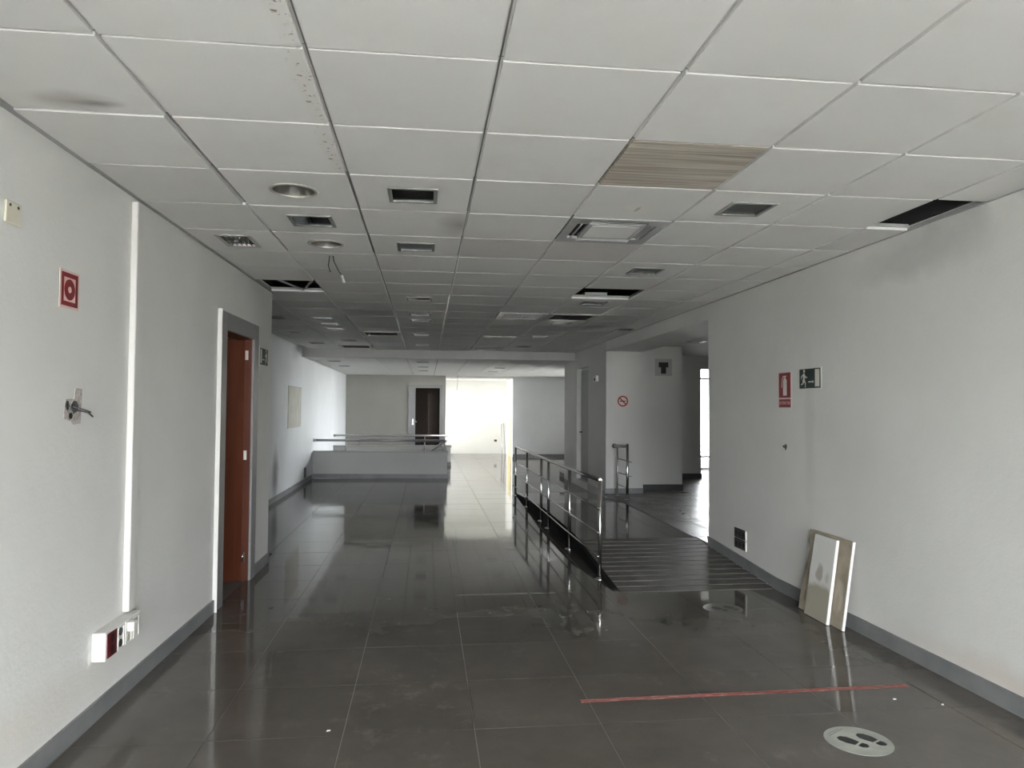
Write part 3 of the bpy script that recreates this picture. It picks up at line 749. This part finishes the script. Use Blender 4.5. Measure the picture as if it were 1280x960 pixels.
# round downlights
def downlight(x, y, label):
    r = thing('round_downlight', label, 'light', (x, y, CEIL), ON_CEIL, 'round downlights')
    q = B(); q.lathe([(.104, -.02), (.104, .002), (.106, .007), (.118, .006), (.124, .0002), (.106, .0002)], 36); q.obj('rim', M['rim'], r)
    q = B(); q.lathe([(.1035, 0), (.098, -.04), (.075, -.09), (.04, -.115), (.0005, -.118)], 32); q.obj('reflector', M['reflector'], r)
    q = B(); q.cyl((-.06, 0, -.07), (.045, 0, -.07), .014, 10); q.obj('bulb', M['rim'], r)
downlight(IN(0)+.3, JN(2)+.3, 'round recessed downlight nearer the camera, largest of the two')
downlight(IN(0)+.3, JN(4)+.3, 'round recessed downlight farther back, behind the square spotlight')
# small vent by the left wall
r = thing('air_vent', 'small rectangular louvred vent in the ceiling beside the left wall', 'vent', (-1.245, JN(4)+.3, CEIL), ON_CEIL)
q = B(); q.frame(-.112, .112, -.170, .170, .022, 0, .006); q.obj('vent_frame', M['rim'], r)
for k in range(6):
    x = -.0775+k*.031
    q = B(); q.hexa([(x-.002, -.148, -.035), (x+.002, -.148, -.035), (x+.002, .148, -.035), (x-.002, .148, -.035)], [(x+.004, -.148, .002), (x+.007, -.148, .002), (x+.007, .148, .002), (x+.004, .148, .002)]); q.obj('slat', M['lampholder'], r)
for y in (-.06, .06):
    q = B(); q.box(-.09, .09, y-.002, y+.002, -.034, -.004); q.obj('cross_slat', M['lampholder'], r)
q = B(); q.box(-.092, .092, -.149, .149, -.06, -.055); q.obj('backing', M['black'], r)
# four-way air conditioner cassette
r = thing('ceiling_air_conditioner', 'grey four way air conditioner cassette with white centre panel in the ceiling', 'air conditioner', (IN(3)+.3, JN(3)+.3, CEIL), ON_CEIL)
q = B(); q.frame(-.292, .292, -.292, .292, .05, -.01, .004); q.frame(-.175, .175, -.175, .175, .03, -.01, .004)
for s in (-1, 1):
    for t_ in (-1, 1):
        x0, x1 = sorted((s*.242, s*.175)); y0, y1 = sorted((t_*.242, t_*.175)); q.box(x0, x1, y0, y1, -.01, .004)
q.obj('panel', M['acwhite'], r)
q = B(); q.box(-.245, .245, -.245, .245, -.04, -.035); q.obj('cavity', M['duct'], r)
for k in range(4):
    m4 = Matrix.Rotation(k*math.pi/2, 4, 'Z')
    q = B(); q.hexa([(-.165, .182, -.03), (.165, .182, -.03), (.165, .186, -.03), (-.165, .186, -.03)], [(-.165, .214, .006), (.165, .214, .006), (.165, .224, .006), (-.165, .224, .006)])
    q.bm.transform(m4); q.obj('flap', M['acwhite'], r)
q = B(); q.box(-.145, .145, -.145, .145, -.005, .006); q.obj('intake_panel', M['acgrille'], r)
# full-tile grilles
def grille(i, j, dark, label):
    r = thing('ceiling_grille', label, 'vent', (IN(i)+.3, JN(j)+.3, CEIL+.004), ON_CEIL, 'full tile grilles in the ceiling')
    q = B(); q.frame(-.295, .295, -.295, .295, .07 if not dark else .05, 0, .012); q.obj('grille_frame', M['acwhite'] if not dark else M['rim'], r)
    n = 9
    for k in range(n):
        y = -.21+k*.0525
        q = B(); q.hexa([(-.235, y-.02, -.02), (.235, y-.02, -.02), (.235, y-.017, -.02), (-.235, y-.017, -.02)], [(-.235, y, .008), (.235, y, .008), (.235, y+.003, .008), (-.235, y+.003, .008)]); q.obj('slat', M['acwhite'] if not dark else M['dgrey'], r)
    q = B(); q.box(-.01, .01, -.23, .23, -.015, .004); q.obj('centre_bar', M['acwhite'] if not dark else M['dgrey'], r)
    q = B(); q.box(-.29, .29, -.29, .29, -.05, -.045); q.obj('backing', M['black'], r)
grille(3, 10, False, 'pale framed square grille, left of a pair in the middle of the ceiling')
grille(4, 10, True, 'dark square grille, right of a pair in the middle of the ceiling')
grille(3, 18, False, 'pale framed square grille in the ceiling just in front of the beam')
grille(0, 14, True, 'dark square grille left of the ceiling middle, before the beam')
grille(-1, 18, True, 'dark square grille at the beam near the far left wall')
r = thing('slim_light', 'slim pale strip light set in the ceiling between the two pale grilles', 'light', (IN(3)+.3, 11.0, CEIL), ON_CEIL)
q = B(); q.frame(-.25, .25, -.06, .06, .012, 0, .012); q.obj('casing', M['acwhite'], r)
q = B(); q.box(-.238, .238, -.048, .048, 0, .009); q.obj('diffuser', M['acgrille'], r)
r = thing('air_vent', 'tiny dark vent at the right edge of the ceiling over the platform', 'vent', (2.74, 9.7, CEIL), ON_CEIL)
q = B(); q.frame(-.09, .09, -.09, .09, .015, 0, .006); q.obj('vent_frame', M['dgrey'], r)
for k in range(5):
    q = B(); q.box(-.075, .075, -.065+k*.028, -.052+k*.028, .0005, .004); q.obj('slat', M['black'], r)
# hanging wires
r = thing('hanging_wire', 'pair of loose black wires hanging from the ceiling behind the downlights', 'wire', (-.69, 5.32, CEIL))
q = B(); q.tube([(-.015, 0, .01), (-.018, -.01, -.03), (-.02, -.03, -.08), (-.005, -.035, -.125)], .004, 6); q.obj('wire', M['wire'], r)
q = B(); q.tube([(.005, 0, .01), (.015, -.005, -.04), (.05, -.03, -.11), (.078, -.05, -.15)], .004, 6); w_ = q.obj('wire', M['wire'], r)
q = B(); q.cyl((.078, -.05, -.15), (.098, -.06, -.205), .008, 8); q.obj('connector', M['white'], r, label='white end connector')
r = B().tube([(0, 0, .02), (.002, 0, -.15), (-.004, 0, -.3), (-.02, 0, -.45), (-.022, 0, -.47)], .004, 6).obj('hanging_cable', M['wire'])
r.location = (.875, 20.3, BC); tag(r, 'thin cable hanging from the back room ceiling', 'cable')
# ducts in the void above the open gaps
r = thing('air_duct', 'grey lined air duct inside the ceiling gap by the right wall', 'duct', (2.74, 3.25, 2.80))
q = B(); q.cyl((0, -.6, 0), (0, .55, 0), .13, 20); q.obj('duct_tube', M['duct'], r)
q = B(); q.cyl((0, .50, 0), (0, .56, 0), .14, 20); q.obj('duct_collar', M['dgrey'], r)

# ------------------------------------------------------------------ LEFT WALL THINGS
def flat(q): return q
# cable trunking + socket box
r = thing('cable_trunking', 'white plastic cable trunking running down the left wall to the socket box', 'trunking', left_at(3.985, .43), ON_LEFT)
q = B(); q.box(-.040, .035, .0, 2.13, 0, .032); q.bevel(.004); q.obj('cover', M['white'], r)
q = B(); q.box(.037, .050, 0, 2.13, 0, .012); q.obj('base_lip', M['cream'], r)
r = thing('socket_box', 'white surface socket box with red socket low on the left wall', 'socket', left_at(3.62, .287), ON_LEFT)
q = B(); q.box(0, .40, 0, .135, 0, .062); q.bevel(.003); q.obj('casing', M['white'], r)
q = B(); q.box(.015, .115, .010, .125, .062, .066); s_ = q.obj('red_socket', M['dred'], r)
for y in (.04, .095):
    q = B(); q.disc(.065, y, .020, .066, .0665, 16); q.obj('socket_hole', M['black'], s_)
for x in (.16, .25, .34):
    q = B(); q.frame(x-.035, x+.035, .012, .123, .006, .062, .067); s_ = q.obj('white_socket', M['white'], r)
    for y in (.04, .095):
        q = B(); q.disc(x, y, .019, .062, .0655, 16); q.obj('socket_hole', M['cream'] if x > .2 else M['dgrey'], s_)
q = B(); q.box(.225, .27, .075, .12, .067, .10); q.obj('plug', M['white'], r, label='white plug')
# cream plate
r = thing('blank_plate', 'small cream blank plate with two screws high on the left wall', 'plate', left_at(2.89, 2.212), ON_LEFT)
q = B(); q.box(-.05, .05, -.042, .042, 0, .009); q.bevel(.003); q.obj('plate', M['cream'], r)
for s in (-1, 1):
    q = B(); q.disc(s*.026, .026, .006, .009, .011, 10); q.obj('screw', M['dgrey'], r)
# alarm sign
r = thing('fire_alarm_sign', 'square red fire alarm call point sign on the left wall', 'sign', left_at(3.328, 1.993), ON_LEFT)
q = B(); q.box(-.083, .083, -.083, .083, 0, .002); q.obj('sign_panel', M['signpink'], r)
q = B(); q.frame(-.07, .07, -.072, .072, .020, .002, .0028); q.obj('red_border', M['red'], r)
q = B(); q.disc(0, 0, .046, .002, .0028, 28); q.obj('red_disc', M['red'], r)
q = B(); q.disc(0, 0, .014, .0028, .0034, 20); q.obj('button', M['signpink'], r)
# torn hole
r = thing('torn_socket_hole', 'torn plaster hole with loose wires on the left wall', 'hole', left_at(3.41, 1.49), ON_LEFT)
q = B(); q.prism([(-.10, -.055), (-.035, -.07), (-.02, -.085), (.045, -.08), (.05, .0), (.052, .075), (-.01, .078), (-.015, .03), (-.09, .028), (-.10, -.02)], 0, .002); q.obj('bare_plaster', M['brokenplaster'], r)
q = B(); q.disc(-.01, -.005, .032, .002, .0025, 14, .027); q.obj('recess', M['duct'], r)
q = B(); q.disc(-.03, -.002, .014, .0025, .003, 12); q.obj('cavity', M['black'], r)
q = B(); q.disc(-.075, .0, .014, .002, .0026, 12, .022); q.disc(-.045, -.045, .017, .002, .0026, 12, .014); q.obj('cavity', M['black'], r)
for e in (((-.07, .0, .004), (-.055, -.02, .02), (-.04, -.035, .012)), ((-.055, -.015, .004), (.0, -.025, .03), (.045, -.032, .035), (.075, -.05, .04)), ((-.03, -.005, .004), (.02, -.02, .03), (.05, -.026, .035), (.065, -.03, .035))):
    q = B(); q.tube(e, .0035, 6); q.obj('wire', M['duct'], r)
# emergency exit sign (left wall, behind the door)
MAN = [([(-.012, .055), (.012, .055), (.02, .02), (.014, -.012), (-.012, -.008), (-.016, .02)], 0),
       ([(-.012, .05), (-.05, .03), (-.055, .0), (-.046, .0), (-.038, .022), (-.008, .036)], 0),
       ([(.012, .048), (.042, .018), (.062, .022), (.062, .013), (.038, .006), (.012, .028)], 0),
       ([(-.012, -.006), (.014, -.012), (.036, -.04), (.03, -.085), (.019, -.085), (.022, -.045), (-.004, -.028)], 0),
       ([(-.014, -.0), (.006, -.018), (-.014, -.05), (-.052, -.06), (-.055, -.049), (-.022, -.04), (-.026, -.012)], 0)]
def man(q, cx, cy, k, flip, z0, z1):
    f = -1 if flip else 1
    for pts, _ in MAN: q.prism([(cx+f*x*k, cy+y*k) for x, y in pts], z0, z1)
    q.disc(cx+f*.004*k, cy+.078*k, .0165*k, z0, z1, 14)
def arrow(q, x0, x1, y, k, z0, z1):
    d = 1 if x1 > x0 else -1
    q.prism([(x0, y-.005*k), (x1-d*.016*k, y-.005*k), (x1-d*.016*k, y-.014*k), (x1, y), (x1-d*.016*k, y+.014*k), (x1-d*.016*k, y+.005*k), (x0, y+.005*k)], z0, z1)
def exit_sign(label, loc, fr, flip):
    r = thing('exit_sign', label, 'sign', loc, fr)
    q = B(); q.box(-.16, .16, -.082, .082, 0, .003); q.obj('sign_panel', M['signwhite'], r)
    q = B(); q.box(-.152, .152, -.075, .075, .003, .0036); q.obj('green_field', M['green'], r)
    f = -1 if flip else 1
    q = B(); x0, x1 = sorted((f*.075, f*.135)); q.box(x0, x1, -.063, .066, .0036, .0042); q.obj('door_symbol', M['signwhite'], r)
    q = B(); man(q, -f*.085, -.002, .78, flip, .0036, .0042); q.obj('running_figure', M['signwhite'], r)
    q = B(); arrow(q, -f*.022, f*.058, -.026, .9, .0036, .0042); q.obj('arrow', M['signwhite'], r)
exit_sign('green exit sign with running figure on the left wall beside the brown door', left_at(6.86, 1.945), ON_LEFT, True)
# ------------------------------------------------------------------ RIGHT WALL THINGS
exit_sign('green exit sign with running figure and arrow on the right wall', (2.91, 5.185, 1.732), ON_RIGHT, False)
r = thing('extinguisher_sign', 'red fire extinguisher sign with caption strip on the right wall', 'sign', (2.91, 5.575, 1.652), ON_RIGHT)
q = B(); q.box(-.105, .105, -.147, .147, 0, .002); q.obj('sign_panel', M['signpink'], r)
q = B(); q.box(-.095, .095, -.062, .140, .002, .0028); q.obj('red_field', M['red'], r)
q = B(); q.box(-.025, .035, -.045, .075, .0028, .0034); q.prism([(-.025, .075), (.035, .075), (.022, .095), (-.012, .095)], .0028, .0034); q.box(-.004, .014, .095, .108, .0028, .0034); q.box(-.022, .03, .108, .116, .0028, .0034)
q.prism([(-.022, .116), (-.045, .09), (-.052, .02), (-.044, .02), (-.038, .086), (-.016, .108)], .0028, .0034)
q.obj('extinguisher_symbol', M['signwhite'], r)
q = B(); q.box(-.095, .095, -.140, -.075, .002, .0028); q.obj('caption_strip', M['red'], r)
tc = bpy.data.curves.new('caption', 'FONT'); tc.body = 'EXTINTOR'; tc.size = .036; tc.align_x = 'CENTER'; tc.align_y = 'CENTER'; tc.extrude = .0003
tc.materials.append(M['signpink']); o0 = bpy.data.objects.new('caption_text', tc); me = bpy.data.meshes.new_from_object(o0); bpy.data.objects.remove(o0); o = link('caption', me, r); o.location = (0, -.1075, .0031)
r = thing('wall_hook', 'small grey bracket hook on the right wall below the signs', 'hook', (2.91, 5.565, 1.19), ON_RIGHT)
q = B(); q.prism([(-.016, .02), (.016, .02), (.016, -.004), (.0, -.028), (-.016, -.004)], 0, .005); q.obj('plate', M['duct'], r)
q = B(); q.cyl((0, 0, .005), (0, -.002, .02), .006, 8); q.cyl((0, -.002, .02), (0, .012, .024), .005, 8); q.obj('hook', M['dgrey'], r)
for z, lab in ((.339, 'upper black double socket low on the right wall'), (.243, 'lower black double socket low on the right wall')):
    r = thing('wall_socket', lab, 'socket', (2.91, 6.42, z), ON_RIGHT, 'black double sockets on the right wall')
    q = B(); q.box(-.12, .12, -.044, .044, 0, .009); q.bevel(.002); q.obj('plate', M['black'], r)
    q = B(); q.box(.12, .126, -.044, .044, 0, .011); q.obj('end_trim', M['signwhite'], r)
    for k in range(3):
        q = B(); q.frame(-.11+k*.075, -.045+k*.075, -.036, .036, .004, .009, .0105); s_ = q.obj('outlet', M['dgrey'], r)
        q = B(); q.disc(-.0775+k*.075, 0, .020, .009, .0095, 14); q.obj('outlet_hole', M['rampgap'], s_)
# leaning boards
def lean(label, y, x_foot, m, pts, edge, th=.016, name='ceiling_board', tilt=None):
    """board standing on the floor, leaning against the right wall; local x to the right along the wall, y up the board"""
    tl = tilt
    fr = ON_RIGHT @ Matrix.Rotation(-tl, 3, 'X')
    r = thing(name, label, 'board', (x_foot, y, .002+th*math.sin(tl)), fr, 'boards leaning on the right wall')
    q = B(); q.prism(pts, -th, 0); q.obj('board', m, r)
    if edge:
        q = B(); q.box(edge[0], edge[0]+.010, edge[1], edge[2], -th, .0015); q.obj('edge', M['boardedge'], r, label='clean white edge')
    return r
TL = math.asin(.085/.6)
lean('stained beige ceiling board with broken edge leaning on the right wall, behind the white one', 4.895, 2.800, M['board_beige'],
     [(-.285, 0), (.285, 0), (.285, .60), (-.20, .60), (-.255, .597), (-.262, .52), (-.232, .45), (-.246, .36), (-.262, .28), (-.278, .12)], (.285, 0, .60), tilt=TL)
lean('narrow white stained ceiling board leaning in front of the beige board', 4.885, 2.768, M['board_white'],
     [(-.155, .0), (.135, .0), (.135, .585), (-.135, .585), (-.142, .40), (-.150, .33), (-.146, .25), (-.154, .1)], (.135, 0, .585), th=.020, tilt=TL*.98)

# ------------------------------------------------------------------ FLOOR MARKS
def shoe(q, cx, cy, ang, z0, z1, k=1.0, flip=1):
    sole = [(-.026, .0), (-.034, .035), (-.030, .07), (-.012, .088), (.012, .084), (.026, .06), (.024, .03), (.018, .0)]
    heel = [(-.024, -.012), (.018, -.012), (.020, -.035), (.004, -.05), (-.016, -.047), (-.026, -.03)]
    ca, sa = math.cos(ang), math.sin(ang)
    for P in (sole, heel):
        q.prism([(cx+k*(flip*x*ca-y*sa), cy+k*(flip*x*sa+y*ca)) for x, y in P], z0, z1)
def sticker(label, loc, spin, m, r_=.145, tilt=0.0):
    fr = Matrix.Rotation(tilt, 3, 'X') if tilt else Matrix.Identity(3)
    r = thing('floor_sticker', label, 'sticker', loc, fr, 'round shoe print stickers', spin=spin)
    q = B(); q.disc(0, 0, r_, 0, .0012, 40); q.obj('sticker_disc', m, r)
    q = B(); shoe(q, -.028, -.010, .08, .0012, .0018, 1.0, 1); shoe(q, .052, -.050, -.05, .0012, .0018, 1.0, -1); q.obj('shoe_print', M['sole'], r)
    if m is M['sticker']:
        q = B()
        for k, w_ in ((.118, .10), (.105, .13)): q.box(-w_/2, w_/2, k-.002, k+.002, .0012, .0018)
        q.obj('printed_line', M['lampholder'], r)
sticker('round grey floor sticker with two black shoe prints, nearest the camera', (1.955, 3.093, .0008), math.radians(32), M['sticker'])
sticker('faded round shoe print sticker on the floor before the ramp', (2.225, 5.22, .0008), math.radians(32), M['sticker_faint'])
sticker('faint round shoe print sticker on the platform floor behind the ramp', (3.29, 8.78, PZ+.0015), math.radians(30), M['sticker_faint'], .2)
tp = B()
n = 30
for side in (0,):
    up, lo = [], []
    for k in range(n+1):
        x = .80+(2.61-.80)*k/n; y = 3.652+.026*k/n
        up.append((x, y+.019+random.uniform(-.003, .002))); lo.append((x, y-.019+random.uniform(-.002, .003)))
    tp.prism(lo+up[::-1], .0012, .0022)
tag(tp.obj('floor_tape', M['tape']), 'worn red adhesive tape strip stuck across the near floor', 'tape')

# ------------------------------------------------------------------ FAR WALL THINGS
r = thing('no_smoking_sign', 'white square no smoking sign with red ring on the middle wall', 'sign', (3.20, MY, 1.61), ON_FRONT)
q = B(); q.box(-.105, .105, -.105, .105, 0, .002); q.obj('sign_panel', M['signpink'], r)
q = B()
n = 28
for k in range(n):
    a, c = 2*math.pi*k/n, 2*math.pi*(k+1)/n
    q.prism([(.088*math.cos(a), .088*math.sin(a)), (.088*math.cos(c), .088*math.sin(c)), (.068*math.cos(c), .068*math.sin(c)), (.068*math.cos(a), .068*math.sin(a))], .002, .003)
q.obj('red_ring', M['red'], r)
q = B(); q.box(-.05, .03, -.008, .010, .002, .0026); q.box(.034, .05, -.008, .010, .002, .0026); q.obj('cigarette', M['dgrey'], r)
q = B(); c45 = math.cos(math.pi/4)
q.prism([(-.076*c45-.009*c45, .076*c45-.009*c45), (.076*c45-.009*c45, -.076*c45-.009*c45), (.076*c45+.009*c45, -.076*c45+.009*c45), (-.076*c45+.009*c45, .076*c45+.009*c45)], .0026, .0032); q.obj('slash', M['red'], r)
r = thing('pillar_opening_plate', 'grey wall plate with a black T shaped opening high on the pillar', 'plate', (4.03, PYF, 2.20), ON_FRONT)
q = B(); q.box(-.15, .15, -.145, .145, 0, .004); q.obj('plate', M['greypaint'], r)
q = B(); q.box(-.085, .085, .0, .085, .004, .006); q.box(-.045, .045, -.11, .0, .004, .006); q.obj('black_opening', M['black'], r)
r = thing('alarm_siren', 'small white alarm box beside the recessed door', 'alarm', (MX, 12.13, 2.0), ON_RIGHT)
q = B(); q.box(-.11, .11, -.05, .05, 0, .05); q.bevel(.006); q.obj('housing', M['white'], r)
q = B(); q.box(-.02, .09, -.035, .005, .05, .056); q.obj('grille', M['dgrey'], r)
r = thing('light_switch', 'small black switch low on the pillar side in the right room', 'switch', (4.36, 12.3, .52), cols((0, 1, 0), (0, 0, 1), (1, 0, 0)))
q = B(); q.box(-.04, .04, -.06, .06, 0, .03); q.bevel(.003); q.obj('plate', M['black'], r)
q = B(); q.box(-.02, .02, -.03, .03, .03, .036); q.obj('rocker', M['dgrey'], r)
r = thing('wall_panel', 'bare grey green rectangular panel on the far left wall', 'panel', (-2.33, 13.25, 1.47), ON_LEFT2)
q = B(); q.box(-.64, .64, -.36, .36, 0, .006); q.obj('panel', M['patch'], r)
q = B(); q.box(-.64, .64, .36, .372, 0, .012); q.obj('top_edge', M['greypaint'], r)
r = thing('wall_socket', 'dark double socket low on the far left wall near the stair wall', 'socket', (-2.33, 14.45, .2), ON_LEFT2)
q = B(); q.box(-.09, .09, -.10, .10, 0, .015); q.bevel(.003); q.obj('plate', M['dgrey'], r)
for y in (-.05, .05):
    q = B(); q.disc(0, y, .03, .015, .017, 14); q.obj('outlet', M['black'], r)
# alcove corner
r = thing('panel_strip', 'pale yellow strip panel with white sheet in the bright alcove corner', 'panel', (2.598, 22.3, 0), ON_RIGHT)
q = B(); q.box(-.35, .35, 0, 1.18, 0, .02); q.obj('strip', M['yellow'], r)
q = B(); q.box(-.35, .35, 1.2, 1.55, 0, .012); q.obj('sheet', M['signwhite'], r)
q = B(); q.cyl((2.40, 22.6, 0), (2.44, 23.285, .95), .012, 8)
tag(q.obj('leaning_pole', M['dullsteel']), 'thin grey pole leaning in the bright alcove', 'pole')
q = B(); q.cyl((2.50, 22.7, 0), (2.51, 23.285, .98), .012, 8)
tag(q.obj('leaning_pole', M['dullsteel']), 'thin pole leaning beside the yellow strip, rightmost of two', 'pole')
r = thing('wall_socket', 'small dark socket low on the bright alcove wall', 'socket', (2.25, 23.3, .42), ON_FRONT)
q = B(); q.box(-.045, .045, -.035, .035, 0, .012); q.obj('plate', M['dgrey'], r)
q = B(); q.disc(0, 0, .02, .012, .014, 12); q.obj('outlet', M['black'], r)

# small litter on the near floor
for (x, y, a, lab) in ((-.43, 3.44, .3, 'small white paint flake on the floor left of the middle'), (2.42, 3.51, .1, 'small white paint flake on the floor near the right wall, beyond the round sticker'), (2.62, 3.42, .8, 'tiny white paint flake on the floor closest to the right wall')):
    q = B(); q.prism([(-.010, -.004), (.007, -.005), (.010, .002), (-.004, .006)], 0, .003)
    o = q.obj('paint_flake', M['boardedge']); o.location = (x, y, .0012); o.rotation_euler = (0, 0, a); tag(o, lab, 'flake', 'paint flakes on the floor')
